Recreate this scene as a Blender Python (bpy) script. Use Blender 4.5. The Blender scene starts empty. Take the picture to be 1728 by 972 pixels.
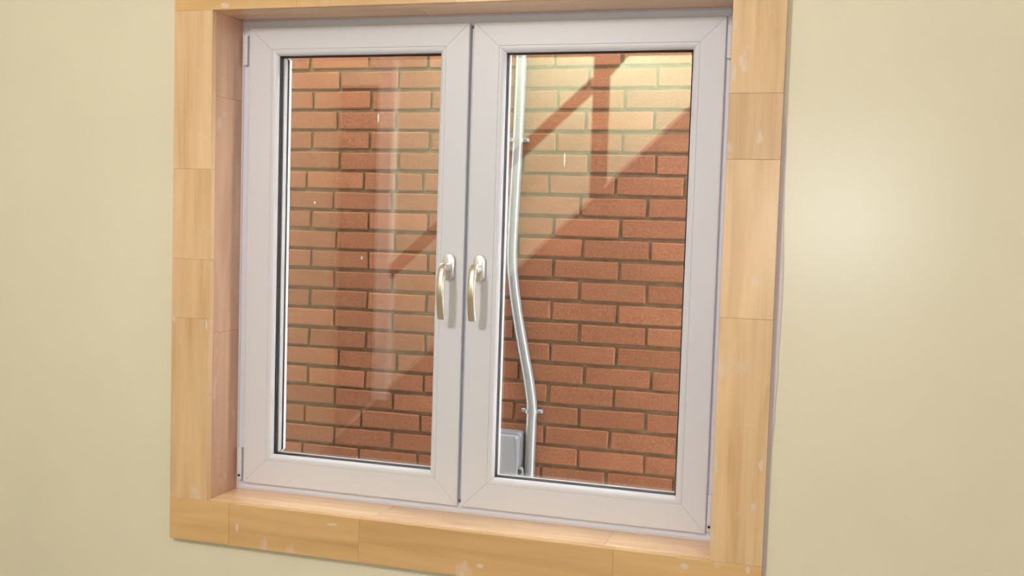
import bpy, bmesh, math, random
from mathutils import Vector, Matrix

random.seed(7)
scene = bpy.context.scene
col = scene.collection

# ------------------------------------------------------------------ camera
# X runs right along the window wall, Y points outdoors, Z up; window reveal starts at x=0, z=0
def camera():
    cd = bpy.data.cameras.new('camera')
    cd.sensor_fit = 'HORIZONTAL'; cd.sensor_width = 36.0
    cd.lens = 1795.1556 / 1728 * 36.0
    cd.clip_start = 0.02
    o = bpy.data.objects.new('camera', cd); col.objects.link(o)
    R = Matrix.Rotation(.2914, 3, 'Z') @ Matrix.Rotation(-.0627, 3, 'X') @ Matrix.Rotation(-.0305, 3, 'Y')
    r, f, u = R.col[0], R.col[1], R.col[2]
    M = Matrix((r, u, -f)).transposed().to_4x4()
    M.translation = Vector((1.4279, -2.251, .7005))
    o.matrix_world = M
    scene.camera = o
camera()

# ------------------------------------------------------------------ sky, flash, exposure
w = bpy.data.worlds.new('overcast_sky'); scene.world = w; w.use_nodes = True
bg = w.node_tree.nodes['Background']
bg.inputs['Color'].default_value = (.90, .95, 1.0, 1)
bg.inputs['Strength'].default_value = 8.0

def light(name, kind, loc, power, color, radius=.1, rot=None):
    l = bpy.data.lights.new(name, kind); l.energy = power; l.color = color
    if kind in ('POINT', 'SPOT'): l.shadow_soft_size = radius
    o = bpy.data.objects.new(name, l); col.objects.link(o); o.location = loc
    if rot: o.rotation_euler = rot
    return o
# the camera's own flash, beside the lens (its glare shows on the right wall)
FLASH = light('camera_flash', 'POINT', (1.452, -2.24, .75), 16.5, (.965, 1, 1.09), .045)

scene.view_settings.view_transform = 'Standard'
scene.view_settings.look = 'None'
scene.view_settings.gamma = 1
scene.view_settings.use_curve_mapping = False
scene.view_settings.exposure = 0.95

# ------------------------------------------------------------------ helpers
def tag(o, label=None, cat=None, group=None, kind=None):
    if label: o['label'] = label
    if cat: o['category'] = cat
    if group: o['group'] = group
    if kind: o['kind'] = kind
    return o

def obj(name, bm, m, parent=None, smooth=False):
    me = bpy.data.meshes.new(name)
    bmesh.ops.recalc_face_normals(bm, faces=bm.faces)
    bm.to_mesh(me); bm.free()
    if smooth:
        for p in me.polygons: p.use_smooth = True
    if m: me.materials.append(m)
    o = bpy.data.objects.new(name, me); col.objects.link(o)
    if parent: o.parent = parent
    return o

def empty(name, loc=(0, 0, 0)):
    o = bpy.data.objects.new(name, None); col.objects.link(o); o.location = loc
    o.empty_display_size = .05
    return o

def add_box(bm, x0, x1, y0, y1, z0, z1, bevel=0, seg=1):
    r = bmesh.ops.create_cube(bm, size=1)
    vs = r['verts']
    for v in vs:
        v.co = Vector((x0 + (v.co.x + .5) * (x1 - x0), y0 + (v.co.y + .5) * (y1 - y0), z0 + (v.co.z + .5) * (z1 - z0)))
    if bevel:
        es = list({e for v in vs for e in v.link_edges})
        bmesh.ops.bevel(bm, geom=es, offset=bevel, segments=seg, affect='EDGES', profile=.5)
    return bm

def box(*a, **k):
    return add_box(bmesh.new(), *a, **k)

def add_prism(bm, pts, y0, y1):
    """polygon in XZ extruded along Y"""
    a = [bm.verts.new((x, y0, z)) for x, z in pts]
    b = [bm.verts.new((x, y1, z)) for x, z in pts]
    n = len(pts)
    bm.faces.new(a); bm.faces.new(b[::-1])
    for i in range(n):
        bm.faces.new((a[i], a[(i + 1) % n], b[(i + 1) % n], b[i]))
    return bm

def add_tube(bm, path, rad, n=16, cap=True):
    """tube along a list of points; rad = number or (rx, ry) list per point"""
    rings = []
    P = [Vector(p) for p in path]
    up0 = Vector((0, 1, 0))
    for i, p in enumerate(P):
        t = (P[min(i + 1, len(P) - 1)] - P[max(i - 1, 0)]).normalized()
        a = t.cross(up0)
        if a.length < 1e-4: a = t.cross(Vector((1, 0, 0)))
        a.normalize(); b = a.cross(t).normalized()
        rr = rad[i] if isinstance(rad, list) else rad
        ra, rb = rr if isinstance(rr, tuple) else (rr, rr)
        rings.append([bm.verts.new(p + a * ra * math.cos(k / n * math.tau) + b * rb * math.sin(k / n * math.tau)) for k in range(n)])
    for i in range(len(rings) - 1):
        for k in range(n):
            bm.faces.new((rings[i][k], rings[i][(k + 1) % n], rings[i + 1][(k + 1) % n], rings[i + 1][k]))
    if cap:
        bm.faces.new(rings[0][::-1]); bm.faces.new(rings[-1])
    return bm

def smooth_path(pts, n=8):
    """Catmull-Rom through pts"""
    P = [Vector(p) for p in pts]; P = [P[0] * 2 - P[1]] + P + [P[-1] * 2 - P[-2]]
    out = []
    for i in range(1, len(P) - 2):
        for k in range(n):
            t = k / n
            out.append(.5 * ((2 * P[i]) + (P[i + 1] - P[i - 1]) * t + (2 * P[i - 1] - 5 * P[i] + 4 * P[i + 1] - P[i + 2]) * t * t
                             + (3 * P[i] - P[i - 1] - 3 * P[i + 1] + P[i + 2]) * t ** 3))
    out.append(P[-2])
    return out

def mitred(side, x0, x1, z0, z1, prof, y0, gap=.0003):
    """one side of a rectangular frame; prof = list of (u, y): u inward from the outer edge"""
    bm = bmesh.new()
    A, B = [], []
    for u, y in prof:
        if side == 'left': a, b = (x0 + u, z0 + u + gap), (x0 + u, z1 - u - gap)
        elif side == 'right': a, b = (x1 - u, z0 + u + gap), (x1 - u, z1 - u - gap)
        elif side == 'bottom': a, b = (x0 + u + gap, z0 + u), (x1 - u - gap, z0 + u)
        else: a, b = (x0 + u + gap, z1 - u), (x1 - u - gap, z1 - u)
        A.append(bm.verts.new((a[0], y0 + y, a[1]))); B.append(bm.verts.new((b[0], y0 + y, b[1])))
    n = len(prof)
    for i in range(n):
        bm.faces.new((A[i], A[(i + 1) % n], B[(i + 1) % n], B[i]))
    bm.faces.new(A); bm.faces.new(B[::-1])
    return bm

def blob(bm, x, z, rx, rz, y0, y1, n=14, jag=.25, seed=0):
    rnd = random.Random(seed)
    pts = []
    for k in range(n):
        a = k / n * math.tau; s = 1 - jag * rnd.random()
        pts.append((x + rx * s * math.cos(a), z + rz * s * math.sin(a)))
    return add_prism(bm, pts, y0, y1)

# ------------------------------------------------------------------ materials
def mat(name, color, rough=.5, metal=0, spec=.5, coat=0):
    m = bpy.data.materials.new(name); m.use_nodes = True
    b = m.node_tree.nodes['Principled BSDF']
    b.inputs['Base Color'].default_value = (*color, 1)
    b.inputs['Roughness'].default_value = rough
    b.inputs['Metallic'].default_value = metal
    b.inputs['Specular IOR Level'].default_value = spec
    if coat:
        b.inputs['Coat Weight'].default_value = coat; b.inputs['Coat Roughness'].default_value = .12
    return m

def N(m, t, **kw):
    n = m.node_tree.nodes.new(t)
    for k, v in kw.items():
        if k in n.inputs: n.inputs[k].default_value = v
        else: setattr(n, k, v)
    return n
def L(m, a, b): m.node_tree.links.new(a, b)
def P(m): return m.node_tree.nodes['Principled BSDF']

def coords(m, scale=(1, 1, 1), rand=0):
    tc = N(m, 'ShaderNodeTexCoord'); mp = N(m, 'ShaderNodeMapping'); mp.inputs['Scale'].default_value = scale
    src = tc.outputs['Object']
    if rand:
        oi = N(m, 'ShaderNodeObjectInfo')
        mu = N(m, 'ShaderNodeVectorMath', operation='SCALE'); mu.inputs[0].default_value = (1.0, .73, 1.31)
        mm = N(m, 'ShaderNodeMath', operation='MULTIPLY'); mm.inputs[1].default_value = rand
        L(m, oi.outputs['Random'], mm.inputs[0]); L(m, mm.outputs[0], mu.inputs['Scale'])
        ad = N(m, 'ShaderNodeVectorMath', operation='ADD')
        L(m, src, ad.inputs[0]); L(m, mu.outputs[0], ad.inputs[1]); src = ad.outputs[0]
    L(m, src, mp.inputs['Vector'])
    return mp.outputs['Vector']

def ramp(m, fac, stops):
    r = N(m, 'ShaderNodeValToRGB'); cr = r.color_ramp
    while len(cr.elements) < len(stops): cr.elements.new(.5)
    for e, (p, c) in zip(cr.elements, stops):
        e.position = p; e.color = (*c, 1) if len(c) == 3 else c
    L(m, fac, r.inputs['Fac']); return r.outputs['Color']

def mix(m, fac, a, b, mode='MIX'):
    n = N(m, 'ShaderNodeMix', data_type='RGBA', blend_type=mode)
    for s, v in ((n.inputs['Factor'], fac), (n.inputs['A'], a), (n.inputs['B'], b)):
        if hasattr(v, 'is_linked'): L(m, v, s)
        elif isinstance(v, (int, float)): s.default_value = v
        else: s.default_value = (*v, 1)
    return n.outputs['Result']

def bump(m, h, strength=.2, dist=.002):
    b = N(m, 'ShaderNodeBump'); b.inputs['Strength'].default_value = strength; b.inputs['Distance'].default_value = dist
    L(m, h, b.inputs['Height']); L(m, b.outputs['Normal'], P(m).inputs['Normal'])

def paint(name, color, rough=.42, spec=.5):
    m = mat(name, color, rough, spec=spec)
    v = coords(m)
    big = N(m, 'ShaderNodeTexNoise', Scale=3.1, Detail=4.0); L(m, v, big.inputs['Vector'])
    c2 = tuple(c * .97 for c in color)
    L(m, ramp(m, big.outputs['Fac'], [(.35, c2), (.6, color)]), P(m).inputs['Base Color'])
    fine = N(m, 'ShaderNodeTexNoise', Scale=420.0, Detail=3.0); L(m, v, fine.inputs['Vector'])
    bump(m, fine.outputs['Fac'], .25, .0006)
    return m

def wood(name, color, dark, axis, smear=.0, rough=.33, coat=.0):
    """planed pine; the grain runs along axis"""
    m = mat(name, color, rough, spec=.5, coat=coat)
    s = [38, 38, 38]; s['xyz'.index(axis)] = 1.6
    v = coords(m, tuple(s), rand=17)
    g = N(m, 'ShaderNodeTexNoise', Scale=1.0, Detail=5.0, Roughness=.6, Distortion=.6); L(m, v, g.inputs['Vector'])
    s2 = [9, 9, 9]; s2['xyz'.index(axis)] = 1.1
    v2 = coords(m, tuple(s2), rand=29)
    f = N(m, 'ShaderNodeTexNoise', Scale=1.0, Detail=3.0, Distortion=1.3); L(m, v2, f.inputs['Vector'])
    base = ramp(m, g.outputs['Fac'], [(.30, dark), (.62, color)])
    pale = tuple(min(1, c * 1.12 + .02) for c in color)
    c = mix(m, ramp(m, f.outputs['Fac'], [(.40, (0, 0, 0)), (.70, (1, 1, 1))]), base, pale)
    oi = N(m, 'ShaderNodeObjectInfo')
    tone = ramp(m, oi.outputs['Random'], [(0, (.90, .87, .84)), (.5, (1, .99, .97)), (1, (1.0, 1.0, 1.0))])
    c = mix(m, 1.0, c, tone, 'MULTIPLY')
    if smear:
        v3 = coords(m, (14, 14, 9), rand=11)
        sm = N(m, 'ShaderNodeTexNoise', Scale=1.0, Detail=4.0, Roughness=.55); L(m, v3, sm.inputs['Vector'])
        k = ramp(m, sm.outputs['Fac'], [(.64, (0, 0, 0)), (.76, (smear,) * 3)])
        c = mix(m, k, c, (.80, .66, .55))
    L(m, c, P(m).inputs['Base Color'])
    bump(m, g.outputs['Fac'], .08, .0008)
    return m

M = {}
M['wall'] = paint('cream_wall_paint', (.80, .735, .55), .30, .5)
M['wall_stair'] = paint('warm_cream_paint', (.84, .80, .62), .5, .3)
M['ceil'] = mat('white_ceiling', (.80, .78, .72), .8)
M['floor'] = mat('concrete_floor', (.30, .25, .21), .6)
M['pine_v'] = wood('pine_vertical', (.75, .52, .295), (.62, .38, .18), 'z', .8)
M['pine_h'] = wood('pine_horizontal', (.72, .46, .21), (.63, .37, .145), 'x', .7)
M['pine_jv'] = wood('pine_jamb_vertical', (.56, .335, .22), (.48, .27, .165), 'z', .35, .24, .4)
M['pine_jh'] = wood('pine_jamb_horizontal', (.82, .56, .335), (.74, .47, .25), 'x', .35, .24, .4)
M['pvc'] = mat('white_plastic', (.69, .68, .72), .42, spec=.5)
M['pvc_frame'] = mat('white_plastic_fixed', (.72, .725, .80), .30, spec=.5)
M['gasket'] = mat('black_rubber', (.012, .010, .012), .45)
M['spacer'] = mat('mill_aluminium_spacer', (.66, .67, .68), .35, metal=.3)
M['silver'] = mat('satin_silver', (.78, .77, .75), .30, metal=.6)
M['champagne'] = mat('satin_champagne_metal', (.70, .61, .48), .32, metal=.8)
M['screw'] = mat('dark_screw', (.05, .045, .04), .4, metal=.6)
M['caulk'] = mat('lilac_grey_caulk', (.66, .58, .59), .6)
M['filler'] = mat('wood_filler', (.74, .58, .44), .65)
M['drip'] = mat('dried_white_drip', (.88, .86, .83), .6)
M['conduit'] = mat('galvanised_conduit', (.19, .195, .205), .24, metal=.3)
M['boxgrey'] = mat('grey_plastic_box', (.185, .19, .21), .38)
M['stairwood'] = wood('dark_stair_wood', (.050, .022, .014), (.03, .013, .009), 'x', 0, .5)
M['postwood'] = wood('dark_post_wood', (.055, .023, .014), (.035, .014, .009), 'z', 0, .5)
M['railwood'] = wood('brown_rail_wood', (.26, .13, .055), (.18, .085, .035), 'x', 0, .4)
M['trimpale'] = mat('pale_stringer_edge', (.50, .42, .36), .5)
M['white_paint'] = mat('white_gloss_paint', (.92, .88, .88), .35)

def make_glass():
    m = bpy.data.materials.new('clear_glass'); m.use_nodes = True
    nt = m.node_tree; nt.nodes.clear()
    out = N(m, 'ShaderNodeOutputMaterial'); mx = N(m, 'ShaderNodeMixShader')
    tr = N(m, 'ShaderNodeBsdfTransparent'); tr.inputs['Color'].default_value = (.985, .99, .985, 1)
    gl = N(m, 'ShaderNodeBsdfGlossy'); gl.inputs['Roughness'].default_value = 0
    fr = N(m, 'ShaderNodeLayerWeight'); fr.inputs['Blend'].default_value = .5
    # Schlick curve from the facing value, the same on both faces of the pane
    pw = N(m, 'ShaderNodeMath', operation='POWER'); pw.inputs[1].default_value = 5
    L(m, fr.outputs['Facing'], pw.inputs[0])
    ma = N(m, 'ShaderNodeMath', operation='MULTIPLY_ADD'); ma.inputs[1].default_value = .95; ma.inputs[2].default_value = .060
    L(m, pw.outputs[0], ma.inputs[0])
    L(m, ma.outputs[0], mx.inputs['Fac']); L(m, tr.outputs[0], mx.inputs[1]); L(m, gl.outputs[0], mx.inputs[2])
    L(m, mx.outputs[0], out.inputs['Surface'])
    return m
M['glass'] = make_glass()

def make_brick():
    m = mat('red_clay_brick', (.42, .15, .07), .85, spec=.25)
    v = coords(m, (1, 1, 1), rand=9)
    n1 = N(m, 'ShaderNodeTexNoise', Scale=14.0, Detail=5.0, Roughness=.6); L(m, v, n1.inputs['Vector'])
    n2 = N(m, 'ShaderNodeTexNoise', Scale=160.0, Detail=3.0); L(m, v, n2.inputs['Vector'])
    n3 = N(m, 'ShaderNodeTexNoise', Scale=26.0, Detail=5.0, Roughness=.65); L(m, v, n3.inputs['Vector'])
    oi = N(m, 'ShaderNodeObjectInfo')
    tone = ramp(m, oi.outputs['Random'], [(0, (0.198, 0.076, 0.038)), (.35, (0.216, 0.086, 0.043)), (.7, (0.229, 0.091, 0.047)), (1, (0.273, 0.107, 0.053))])
    c = mix(m, ramp(m, n1.outputs['Fac'], [(.3, (0, 0, 0)), (.75, (.5, .5, .5))]), tone, (.19, .075, .042))
    c = mix(m, ramp(m, n2.outputs['Fac'], [(.3, (.66,) * 3), (.7, (.96,) * 3)]), (0, 0, 0), c)
    c = mix(m, ramp(m, n3.outputs['Fac'], [(.68, (0, 0, 0)), (.80, (.35,) * 3)]), c, (.34, .26, .22))
    L(m, c, P(m).inputs['Base Color'])
    bump(m, n2.outputs['Fac'], .5, .002)
    return m
M['brick'] = make_brick()
def make_mortar():
    m = mat('weathered_mortar', (.20, .15, .10), .95, spec=.1)
    v = coords(m)
    n = N(m, 'ShaderNodeTexNoise', Scale=22.0, Detail=6.0); L(m, v, n.inputs['Vector'])
    L(m, ramp(m, n.outputs['Fac'], [(.3, (.12, .080, .050)), (.7, (.20, .14, .088))]), P(m).inputs['Base Color'])
    bump(m, n.outputs['Fac'], .6, .004)
    return m
M['mortar'] = make_mortar()
M['ground'] = mat('outdoor_concrete', (.42, .39, .36), .9)
M['render'] = mat('outdoor_render', (.55, .50, .45), .9)
def emit(name, color, s):
    m = mat(name, color, .4); P(m).inputs['Emission Color'].default_value = (*color, 1); P(m).inputs['Emission Strength'].default_value = s
    return m

# ------------------------------------------------------------------ dimensions
W, H, D, T = 1.2, 1.1768, .1096, .020
XL, XR, YB, ZF, ZC = -3.2, 3.0, -5.0, -.95, 1.90      # room shell
JR = 1.2085                                          # face of the right-hand jamb
WT = .24                                             # window wall thickness
YS = -4.0                                            # near face of the stair

# ------------------------------------------------------------------ room shell
bm = bmesh.new()
ox0, ox1, oz0, oz1 = -.018, JR + .018, -.018, H + .018
for a in ((XL, ox0, ZF, 2.95), (ox1, XR, ZF, 2.95), (ox0, ox1, ZF, oz0), (ox0, ox1, oz1, 2.95)):
    add_box(bm, a[0], a[1], 0, WT, a[2], a[3])
tag(obj('wall_front', bm, M['wall']), 'cream painted wall around the white double window', 'wall', kind='structure')
tag(obj('wall_left', box(XL - .1, XL, YB, 0, ZF, 2.95), M['wall']), 'cream side wall on the left, out of view', 'wall', kind='structure')
tag(obj('wall_right', box(XR, XR + .1, YB, 0, ZF, 2.95), M['wall']), 'cream side wall on the right, out of view', 'wall', kind='structure')
tag(obj('wall_back', box(XL, XR, YB - .1, YB, ZF, 2.95), M['wall_stair']), 'bright cream wall behind the stair, seen mirrored in the glass', 'wall', kind='structure')
tag(obj('floor', box(XL, XR, YB, WT, ZF - .1, ZF), M['floor']), 'bare concrete floor of the room, out of view', 'floor', kind='structure')
bm = bmesh.new()
add_box(bm, XL, XR, YS + .06, 0, ZC, ZC + .1); add_box(bm, XL, XR, YB, YS + .06, 2.85, 2.95); add_box(bm, XL, XR, YS - .02, YS + .06, ZC + .1, 2.85)
tag(obj('ceiling', bm, M['ceil']), 'white ceiling with a raised bay over the stair', 'ceiling', kind='structure')

# ------------------------------------------------------------------ pine casing and jamb linings
def board(name, label, rects, m, y0, y1, bev=.0007, piece='wood_block'):
    """a finger-jointed board: each glued block is its own piece"""
    r = empty(name); tag(r, label, 'trim', kind='structure')
    for i, (x0, x1, z0, z1) in enumerate(rects):
        d = random.uniform(0, .0005)
        obj(piece, box(x0, x1, y0 + d, y1, z0, z1, bevel=bev), m, r)
    return r
g = .0001
def vert(x0, x1, cuts): return [(x0, x1, a + g, b - g) for a, b in zip(cuts[:-1], cuts[1:])]
def horz(z0, z1, cuts): return [(a + g, b - g, z0, z1) for a, b in zip(cuts[:-1], cuts[1:])]
casL = board('trim_1', 'left upright pine casing board, finger-jointed, beside the left casement', vert(-.1031, 0, [0, .4426, .586, .8021, H]), M['pine_v'], -T, 0)
casR = board('trim_2', 'right upright pine casing board, finger-jointed, beside the right casement', vert(1.2103, 1.3183, [0, .5146, .8412, .9755, H]), M['pine_v'], -T, 0)
casB = board('trim_3', 'lower horizontal pine casing board under the window sill', horz(-.1034, 0, [-.1031, .0624, .4049, 1.005, 1.3183]), M['pine_h'], -T, 0)
casT = board('trim_4', 'upper horizontal pine casing board over the window', horz(H, H + .105, [-.1031, .22, .61, 1.02, 1.3183]), M['pine_h'], -T, 0)
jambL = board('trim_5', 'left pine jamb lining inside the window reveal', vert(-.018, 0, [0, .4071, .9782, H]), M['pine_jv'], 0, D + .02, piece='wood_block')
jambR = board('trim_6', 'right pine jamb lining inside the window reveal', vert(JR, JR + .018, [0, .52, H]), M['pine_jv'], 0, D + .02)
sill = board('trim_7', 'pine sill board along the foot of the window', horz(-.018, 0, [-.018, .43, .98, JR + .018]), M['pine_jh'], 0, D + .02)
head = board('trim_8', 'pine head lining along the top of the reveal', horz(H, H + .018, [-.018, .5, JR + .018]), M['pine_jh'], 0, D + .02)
# dabs of filler rubbed over the boards
for i, (par, x, z, rx, rz) in enumerate([
        (casR, 1.219, 1.014, .007, .026), (casR, 1.2751, .8858, .007, .018), (casR, 1.3071, .2132, .006, .014), (casR, 1.2955, .1224, .006, .012),
        (casR, 1.2155, .2044, .004, .024), (casR, 1.2150, .0531, .0035, .02), (casR, 1.2175, 1.11, .006, .012),
        (casB, 1.159, -.0173, .011, .007), (casB, 1.2904, -.0098, .007, .010), (casB, .0853, -.0563, .006, .012), (casB, .3363, -.0207, .016, .005),
        (casB, .7037, -.074, .012, .006), (casL, -.0965, .4384, .006, .009), (casT, .0337, H + .0095, .014, .007), (casL, -.006, .43, .005, .018)]):
    obj('filler_dab', blob(bmesh.new(), x, z, rx, rz, -T - .0005, -T + .001, seed=i, jag=.5), M['filler'], par)

# ragged caulk line where the right casing meets the wall
bm = bmesh.new()
zs = [-.1 + i * .05 for i in range(24)]
rnd = random.Random(5)
prev = None
outer = [(1.3183 + (.006 + .009 * math.exp(-((z - .55) / .25) ** 2) + rnd.uniform(-.0012, .0012)) * (1 if z < .95 else .35), z) for z in zs]
add_prism(bm, [(1.3175, zs[0])] + outer + [(1.3175, zs[-1])], -.003, .0005)
tag(obj('trim_9', bm, M['caulk']), 'ragged lilac-grey caulk line between the right casing and the wall', 'caulk', kind='structure')

# ------------------------------------------------------------------ the window
fr = empty('window_3', (0, 0, 0)); tag(fr, 'white plastic fixed outer frame holding both casements', 'window frame', kind='structure')
YF = D + .010                                        # front face of the fixed frame
fprof = [(0, 0), (.041, 0), (.043, .002), (.043, .070), (0, .070)]
for s, nm in (('left', 'frame_post'), ('right', 'frame_post'), ('bottom', 'frame_rail'), ('top', 'frame_rail')):
    obj(nm, mitred(s, -.018, JR + .018, -.018, H + .018, fprof, YF), M['pvc_frame'], fr)
obj('meeting_post', box(.585, .622, YF + .006, YF + .060, .030, H - .030, bevel=.002), M['pvc_frame'], fr)
# thin sealant beads against the pine
for nm, a in (('sealant', (-.001, .004, YF - .004, YF + .001, 0, H)), ('sealant', (0, JR, YF - .004, YF + .001, -.001, .004)), ('sealant', (0, JR, YF - .004, YF + .001, H - .004, H + .001))):
    obj(nm, box(*a, bevel=.0015), M['caulk'], fr)

def casement(name, label, x0, x1, z0, z1, gx0, gx1, gz0, gz1, handle_x, hinge_side):
    """one inward-opening sash: mitred members, beads, gasket, double pane, handle, hinges"""
    r = empty(name, (0, 0, 0)); tag(r, label, 'window', kind='structure')
    wl, wr, wb, wt = gx0 - x0, x1 - gx1, gz0 - z0, z1 - gz1
    bd = .016
    def sides(prof_of, names, m, par, rect, gap=.0003, sm=False):
        res = []
        for s, wd, nm in (('left', wl, names[0]), ('right', wr, names[0]), ('bottom', wb, names[1]), ('top', wt, names[1])):
            res.append(obj(nm, memb(s, prof_of(wd, .0045 if s == 'left' and x0 < .3 else -.0045), gap), m, par))
        return res
    # mitre that works for unequal widths: the inner end of each corner goes to the pane's corner
    def memb(side, prof, gap):
        b2 = bmesh.new(); A, B = [], []
        wd = {'left': wl, 'right': wr, 'bottom': wb, 'top': wt}[side]
        for u, y in prof:
            k = u / wd
            xa, xb = x0 + k * wl, x1 - k * wr; za, zb = z0 + k * wb, z1 - k * wt
            if side == 'left': a, b = (xa, za + gap), (xa, zb - gap)
            elif side == 'right': a, b = (xb, za + gap), (xb, zb - gap)
            elif side == 'bottom': a, b = (xa + gap, za), (xb - gap, za)
            else: a, b = (xa + gap, zb), (xb - gap, zb)
            A.append(b2.verts.new((a[0], D + y, a[1]))); B.append(b2.verts.new((b[0], D + y, b[1])))
        n = len(prof)
        for i in range(n): b2.faces.new((A[i], A[(i + 1) % n], B[(i + 1) % n], B[i]))
        b2.faces.new(A); b2.faces.new(B[::-1])
        return b2
    def p_sash(wd, lip): return [(0, .0095), (0, .003), (.0009, .0009), (.003, 0), (wd - bd - .0008, 0), (wd - bd - .0003, .0008), (wd - bd - .0003, .050), (wd + lip - .002, .050), (wd + lip, .053), (wd + lip, .062), (wd + lip - .003, .066), (.016, .066), (.016, .0095)]
    def p_bead(wd, lip): return [(wd - bd, .0005), (wd - bd + .006, .0005), (wd - bd + .010, .0018), (wd - bd + .0135, .0060), (wd - .0012, .0125), (wd - .0012, .0190), (wd - bd, .0190)]
    def p_gask(wd, lip): return [(wd - .006, .0175), (wd - .0008, .0130), (wd + .0022, .0185), (wd + .0028, .0224), (wd - .006, .0224)]
    def p_gask2(wd, lip): return [(wd + lip + .0010, .0476), (wd + lip + .0010, .0500), (wd - .010, .0500), (wd - .010, .0476)]
    def p_space(wd, lip): return [(wd - .008, .0272), (wd + lip * .4 + .0022, .0272), (wd + lip * .4 + .0022, .0428), (wd - .008, .0428)]
    sides(p_sash, ('stile', 'rail'), M['pvc'], r, None)
    sides(p_bead, ('glazing_bead', 'glazing_bead'), M['pvc'], r, None)
    sides(p_gask, ('gasket', 'gasket'), M['gasket'], r, None, 0)
    sides(p_gask2, ('gasket', 'gasket'), M['gasket'], r, None, 0)
    sides(p_space, ('spacer_bar', 'spacer_bar'), M['spacer'], r, None, 0)
    for ya, yb in ((.0226, .0266), (.0434, .0474)):
        obj('glass_pane', box(gx0 - .012, gx1 + .012, D + ya, D + yb, gz0 - .012, gz1 + .012), M['glass'], r)
    # handle: oval rose, neck and bowed lever
    hx, hz = handle_x, .5885
    h = empty('handle'); h.parent = r; tag(h, 'champagne and silver metal lever handle')
    b2 = bmesh.new(); pts = []
    for k in range(28):
        a = k / 28 * math.tau
        ex, ez = math.cos(a), math.sin(a)
        pts.append((hx + .0145 * ex, hz + .0145 * ez + math.copysign(.0175, math.sin(a + 1e-4))))
    add_prism(b2, pts, D - .011, D)
    fe = [e for e in b2.edges if all(abs(v.co.y - (D - .011)) < 1e-6 for v in e.verts)]
    bmesh.ops.bevel(b2, geom=fe, offset=.003, segments=3, affect='EDGES', profile=.5)
    obj('rose', b2, M['silver'], h, True)
    nz = hz - .001
    obj('neck', add_tube(bmesh.new(), [(hx, D - .010, nz), (hx, D - .022, nz), (hx, D - .036, nz), (hx, D - .044, nz)], [.0105, .0100, .0096, .0085], 20), M['silver'], h, True)
    path = smooth_path([(hx, D - .040, nz + .008), (hx, D - .050, nz - .003), (hx, D - .058, nz - .028), (hx, D - .060, nz - .058), (hx, D - .056, nz - .088), (hx, D - .050, nz - .108), (hx, D - .046, nz - .118)], 6)
    b2 = bmesh.new(); n = 16; rings = []
    for i, p in enumerate(path):
        t = (path[min(i + 1, len(path) - 1)] - path[max(i - 1, 0)]).normalized()
        a = Vector((1, 0, 0)); b = t.cross(a).normalized()
        f = i / (len(path) - 1); ra = .0086 + .0006 * f; rb = .0062
        if i == 0: ra, rb = .0055, .004
        if i == len(path) - 1: ra *= .93; rb *= .9
        ring = []
        for k in range(n):
            th = (k + .5) / n * math.tau; cx, cz = math.cos(th), math.sin(th)
            cx = math.copysign(abs(cx) ** .6, cx); cz = math.copysign(abs(cz) ** .6, cz)
            ring.append(b2.verts.new(p + a * ra * cx + b * rb * cz))
        rings.append(ring)
    for i in range(len(rings) - 1):
        for k in range(n): b2.faces.new((rings[i][k], rings[i][(k + 1) % n], rings[i + 1][(k + 1) % n], rings[i + 1][k]))
    b2.faces.new(rings[0][::-1]); b2.faces.new(rings[-1])
    obj('lever', b2, M['champagne'], h, True)
    # hinges on the hung side
    xh = x0 - .0095 if hinge_side < 0 else x1 + .0075
    for za, zb, low in ((1.066, 1.140, 0), (.024, .108, 1)):
        b2 = bmesh.new()
        add_box(b2, xh - .0055, xh + .0055, D - .002, YF + .001, za, zb, bevel=.002, seg=2)
        hg = obj('hinge', b2, M['pvc'], r)
        for zz in (za + .018, zb - .018):
            obj('hinge_joint', box(xh - .0058, xh + .0058, D - .0024, YF, zz - .0006, zz + .0006), M['caulk'], hg)
        if low:
            obj('hinge_screw', add_tube(bmesh.new(), [(xh, D - .0045, za + .012), (xh, D, za + .012)], .0032, 10), M['screw'], hg)
    return r

win1 = casement('window_1', 'left white plastic casement with a lever handle on its right stile', .0215, .5990, .0180, 1.1580, .1020, .5252, .0973, 1.0880, .5650, -1)
win2 = casement('window_2', 'right white plastic casement with a grey conduit showing behind its glass', .6080, 1.1865, .0180, 1.1580, .6880, 1.1142, .0960, 1.0868, .6405, 1)
for i, (x, z, h_) in enumerate([(.3518, .9422, .013), (.8231, .8459, .020), (.3156, .599, .005), (.1848, .7317, .004)]):
    obj('dried_drip', blob(bmesh.new(), x, z, .0022, h_, D + .0474, D + .0480, seed=40 + i), M['drip'], win1 if x < .6 else win2)

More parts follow.
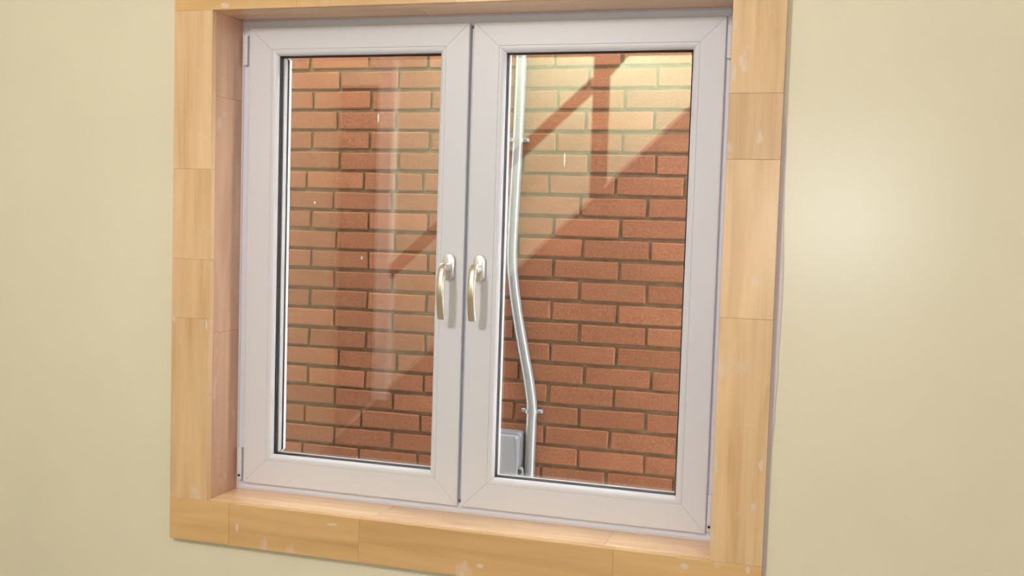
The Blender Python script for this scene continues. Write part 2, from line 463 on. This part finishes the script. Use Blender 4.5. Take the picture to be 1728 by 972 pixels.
# ------------------------------------------------------------------ outdoors: brick wall across the passage
BY, BP, BL, BZ0 = 1.04, .0670, .2143, 1.1882         # face, course pitch, brick pitch, joint under course 0
ow = empty('wall_outside', (0, BY, -1.2)); tag(ow, 'red brick wall of the next house close outside the window', 'brick wall', kind='structure')
def child(name, bm, m): 
    o = obj(name, bm, m); o.parent = ow; o.matrix_parent_inverse = Matrix.Translation((0, -BY, 1.2)); return o
child('mortar_bed', box(-3.2, 2.12, BY + .0055, BY + .12, -1.2, 1.93), M['mortar'])
JX = {0: -.081, 1: .030, 2: -.067, 3: .024, 4: -.069, 5: .036, 6: -.088, 7: .015, 8: -.068, 9: .028, 10: -.066, 11: .022, 12: -.068, 13: .025, 14: -.068, 15: .046, 16: -.070, 17: .034, 18: -.079, 19: .035, 20: -.086}
def brick_bm(L_, seed):
    rnd = random.Random(seed); b2 = bmesh.new(); 
    hx, hz = (L_ - .0080) / 2, (BP - .0100) / 2
    add_box(b2, -hx, hx, -.004, .07, -hz, hz)
    es = [e for e in b2.edges if all(v.co.y < 0 for v in e.verts)] + [e for e in b2.edges if abs(e.verts[0].co.x - e.verts[1].co.x) < 1e-6 and abs(e.verts[0].co.z - e.verts[1].co.z) < 1e-6]
    bmesh.ops.bevel(b2, geom=es, offset=.0038, segments=1, affect='EDGES')
    for v in b2.verts:
        v.co.x += rnd.uniform(-.0022, .0022); v.co.z += rnd.uniform(-.0018, .0018)
        if v.co.y < .01: v.co.y += rnd.uniform(-.0012, .0012)
    bmesh.ops.recalc_face_normals(b2, faces=b2.faces)
    return b2
variants = []
for s in range(7):
    me = bpy.data.meshes.new('brick'); b2 = brick_bm(BL, s); b2.to_mesh(me); b2.free(); me.materials.append(M['brick']); variants.append(me)
half = {}
def part_brick(L_):
    k = round(L_, 3)
    if k not in half:
        me = bpy.data.meshes.new('brick'); b2 = brick_bm(L_, 77); b2.to_mesh(me); b2.free(); me.materials.append(M['brick']); half[k] = me
    return half[k]
rest = bmesh.new()
rnd = random.Random(11)
inv = Matrix.Translation((0, -BY, 1.2))
for r in range(-10, 36):
    z = BZ0 - (r - .5) * BP
    j0 = JX.get(r, (-.072 if r % 2 == 0 else .030) + rnd.uniform(-.008, .008))
    for i in range(-14, 19):
        xa, xb = j0 + i * BL, j0 + (i + 1) * BL
        xc = (xa + xb) / 2
        jit = (rnd.uniform(-.0012, .0012), rnd.uniform(-.0012, .0012), rnd.uniform(-.0010, .0010), rnd.uniform(-.012, .012), rnd.choice(variants))
        if xc < -3.05 or xc > 2.03: continue
        cells = [(xc, BL)]
        if r == 6 and xa < .06 < xb: cells = [((xa + .030) / 2, .030 - xa), ((.030 + xb) / 2, xb - .030)]
        for xm, ln in cells:
            near = -3 <= r <= 24 and -.62 < xm < 1.32
            if near:
                me = jit[4] if ln == BL else part_brick(ln)
                o = bpy.data.objects.new('brick', me); col.objects.link(o)
                o.parent = ow; o.matrix_parent_inverse = inv
                o.location = (xm + jit[0], BY + jit[2], z + jit[1]); o.rotation_euler = (0, jit[3] * .35, jit[3] * .3)
            else:
                nv = len(rest.verts); rest.from_mesh(jit[4]); rest.verts.ensure_lookup_table()
                for v in rest.verts[nv:]: v.co += Vector((xm, BY + jit[2], z + jit[1]))
tag(child('brick_field', rest, M['brick']), kind='stuff')
tag(obj('floor_outside', box(-3.2, 4.2, WT, BY + .1, -1.3, -1.2), M['ground']), 'concrete ground of the narrow passage outside, out of view', 'ground', kind='structure')

# conduit with its bends, clips and the box at its foot
cp = smooth_path([(.456, BY - .024, 2.2), (.456, BY - .024, 1.6), (.456, BY - .024, 1.2324), (.4525, BY - .024, .9615), (.4455, BY - .024, .70), (.4460, BY - .024, .565), (.4640, BY - .024, .430), (.4925, BY - .024, .290), (.5130, BY - .024, .195), (.5265, BY - .024, .110), (.5265, BY - .024, .050), (.5255, BY - .024, -.12), (.5255, BY - .024, -.5), (.5255, BY - .024, -1.2)], 8)
cd_ = empty('electrical_conduit', (.5255, BY - .024, -1.2)); tag(cd_, 'grey metal conduit with a double bend, clipped to the brick wall', 'conduit')
def under(par, name, bm, m, sm=False):
    o = obj(name, bm, m, par, sm); o.matrix_parent_inverse = Matrix.Translation(-Vector(par.location)); return o
under(cd_, 'pipe', add_tube(bmesh.new(), cp, .0172, 20), M['conduit'], True)
for x, z in ((.4520, .9585), (.5265, .0935)):
    b2 = bmesh.new()
    arc = [(x + .0195 * math.cos(a), BY - .024 - .0195 * math.sin(a), z) for a in [i / 12 * math.pi for i in range(13)]]
    lo, hi = [], []
    for q in arc:
        n_ = Vector((q[0] - x, q[1] - BY + .024, 0)).normalized()
        lo.append([b2.verts.new(Vector(q) + n_ * s + Vector((0, 0, dz))) for s, dz in ((-.002, -.006), (.0016, -.006), (.0016, .006), (-.002, .006))])
    for i in range(len(lo) - 1):
        for k in range(4): b2.faces.new((lo[i][k], lo[i][(k + 1) % 4], lo[i + 1][(k + 1) % 4], lo[i + 1][k]))
    b2.faces.new(lo[0]); b2.faces.new(lo[-1][::-1])
    for s in (-1, 1): add_box(b2, x + s * .0265 - .0085, x + s * .0265 + .0085, BY - .026, BY - .005, z - .006, z + .006, bevel=.0015)
    clip = under(cd_, 'clip', b2, M['conduit'])
    obj('clip_screw', add_tube(bmesh.new(), [(x + .0285, BY - .0295, z), (x + .0285, BY - .025, z)], .004, 10), M['conduit'], clip)

jb = empty('junction_box', (.44, BY, -.125)); tag(jb, 'grey junction box on the brick wall at the foot of the right pane', 'junction box')
def rr(x0, x1, z0, z1, rad, n=5):
    pts = []
    for cx, cz, a0 in ((x1 - rad, z1 - rad, 0), (x0 + rad, z1 - rad, 90), (x0 + rad, z0 + rad, 180), (x1 - rad, z0 + rad, 270)):
        for k in range(n + 1):
            a = math.radians(a0 + 90 * k / n); pts.append((cx + rad * math.cos(a), cz + rad * math.sin(a)))
    return pts
def slab(pts, y0, y1, bev):
    b2 = add_prism(bmesh.new(), pts, y0, y1)
    fe = [e for e in b2.edges if all(abs(v.co.y - y0) < 1e-6 for v in e.verts)]
    bmesh.ops.bevel(b2, geom=fe, offset=bev, segments=3, affect='EDGES', profile=.5)
    return b2
under(jb, 'base_plate', slab(rr(.386, .5035, -.128, .024, .014), BY - .030, BY, .003), M['boxgrey'], False)
under(jb, 'rim', slab(rr(.389, .5005, -.125, .021, .012), BY - .040, BY - .030, .0035), M['boxgrey'], False)
under(jb, 'cover', slab(rr(.395, .4945, -.119, .014, .006), BY - .070, BY - .040, .010), M['boxgrey'], False)
lg = slab(rr(.484, .5115, -.122, -.086, .012), BY - .052, BY - .0425, .003)
lug = under(jb, 'mounting_lug', lg, M['boxgrey'])
obj('lug_screw', add_tube(bmesh.new(), [(.4985, BY - .0535, -.102), (.4985, BY - .050, -.102)], .0085, 16), M['screw'], lug)

# ------------------------------------------------------------------ behind the camera: the stair that the panes mirror
SL = .96
def sz(x): return .333 + (x + .56) * SL               # upper edge of the near stringer
st = empty('staircase', (-1.9, YS, ZF)); tag(st, 'dark wooden stair with a post and rail, seen mirrored in the panes', 'staircase')
xf = -.56 + (ZF - .333) / SL                          # where the stringer meets the floor
under(st, 'side_panel', add_prism(bmesh.new(), [(xf, ZF), (1.75, ZF), (1.75, sz(1.75)), (xf + .02, ZF + .02)], YS - .03, YS), M['stairwood'])
under(st, 'stringer_edge', add_prism(bmesh.new(), [(xf, ZF + .004), (1.75, sz(1.75) + .004), (1.75, sz(1.75) + .026), (xf, ZF + .03)], YS - .04, YS + .006), M['trimpale'])
n = 13; rise = .2; run = rise / SL
for i in range(n):
    x = xf + .12 + i * run; z = ZF + rise * (i + 1) - .06
    under(st, 'tread', box(x, x + run + .03, YB + .02, YS - .031, z - .035, z), M['stairwood'])
def rail(x0, x1, dz):
    f = lambda x: 1.013 + (x + .592) * .915 + dz
    return add_prism(bmesh.new(), [(x0, f(x0)), (x1, f(x1)), (x1, f(x1) + .095), (x0, f(x0) + .095)], YS - .025, YS + .02)
under(st, 'hand_rail', rail(-1.377, -.043, 0), M['railwood'])
under(st, 'post', box(-.042, .048, YS - .07, YS + .022, sz(-.042) + .03, 1.744, bevel=.003), M['postwood'])
under(st, 'gusset', add_prism(bmesh.new(), [(.048, 1.615), (.165, 1.745), (.048, 1.745)], YS - .05, YS), M['postwood'])
under(st, 'newel_post', box(-1.480, -1.378, YS - .07, YS + .03, sz(-1.48) + .03, 1.744, bevel=.004), M['white_paint'])
tag(obj('trim_10', box(XL, XR, YS - .06, YS + .06, 1.745, ZC), M['stairwood']), 'dark wooden header beam over the stair, seen mirrored at the top', 'beam', kind='structure')
d1 = empty('door_1', (-2.07, YB, ZF)); tag(d1, 'narrow dark cupboard door on the back wall, seen mirrored in the left pane', 'door', kind='structure')
under(d1, 'door_leaf', box(-2.24, -1.925, YB, YB + .035, sz(-2.4) if False else ZF, 1.70, bevel=.004), M['postwood'])
for za, zb in ((ZF + .15, .2), (.35, 1.55)):
    under(d1, 'door_panel', box(-2.20, -1.965, YB + .035, YB + .045, za, zb, bevel=.008), M['postwood'])

# ------------------------------------------------------------------ lamps
def lamp(name, label, loc, r, power, color, drop):
    e = empty(name, loc); tag(e, label, 'lamp')
    b2 = bmesh.new(); bmesh.ops.create_uvsphere(b2, u_segments=24, v_segments=12, radius=r)
    for v in b2.verts: v.co.z *= .35
    s = obj('fill_shade', b2, emit(name + '_opal', color, 4), e, True)
    obj('fill_base', add_tube(bmesh.new(), [(0, 0, r * .25), (0, 0, drop)], .05, 16), M['white_paint'], e, True)
    l = light(name + '_bulb', 'POINT', (0, 0, -r * .85), power, color, r * .6)
    l.parent = e
    return e
lamp('ceiling_fill_lamp', 'round opal fill lamp added on the room ceiling, out of view', (.15, -2.4, ZC - .08), .20, 46, (1, .965, .94), .08)  # soft room fill: an added fixture, unseen, there to brighten the window wall

def wall_washer(loc, aim, power, color):
    """shaded spot on the stair ceiling, turned to the back wall"""
    e = empty('stair_spotlight', loc); tag(e, 'shaded spotlight on the stair ceiling aimed at the back wall, out of view', 'lamp')
    d = (Vector(aim) - Vector(loc)).normalized()
    obj('shade', add_tube(bmesh.new(), [-d * .10, -d * .05, d * .03], [.03, .055, .075], 20, cap=False), M['white_paint'], e, True)
    obj('bulb', add_tube(bmesh.new(), [-d * .08, -d * .03, d * .0], [.015, .03, .03], 16), emit('stair_bulb', color, 8), e, True)
    obj('stem', add_tube(bmesh.new(), [-d * .07, (0, 0, 2.85 - loc[2])], .012, 10), M['white_paint'], e, True)
    l = light('stair_spotlight_bulb', 'SPOT', tuple(d * .035), power, color, .05, d.to_track_quat('-Z', 'Y').to_euler())
    l.data.spot_size = math.radians(150); l.data.spot_blend = .7
    l.parent = e
wall_washer((-.02, -4.16, 2.66), (-.15, -5.0, 1.3), 150, (.76, 1, .82))
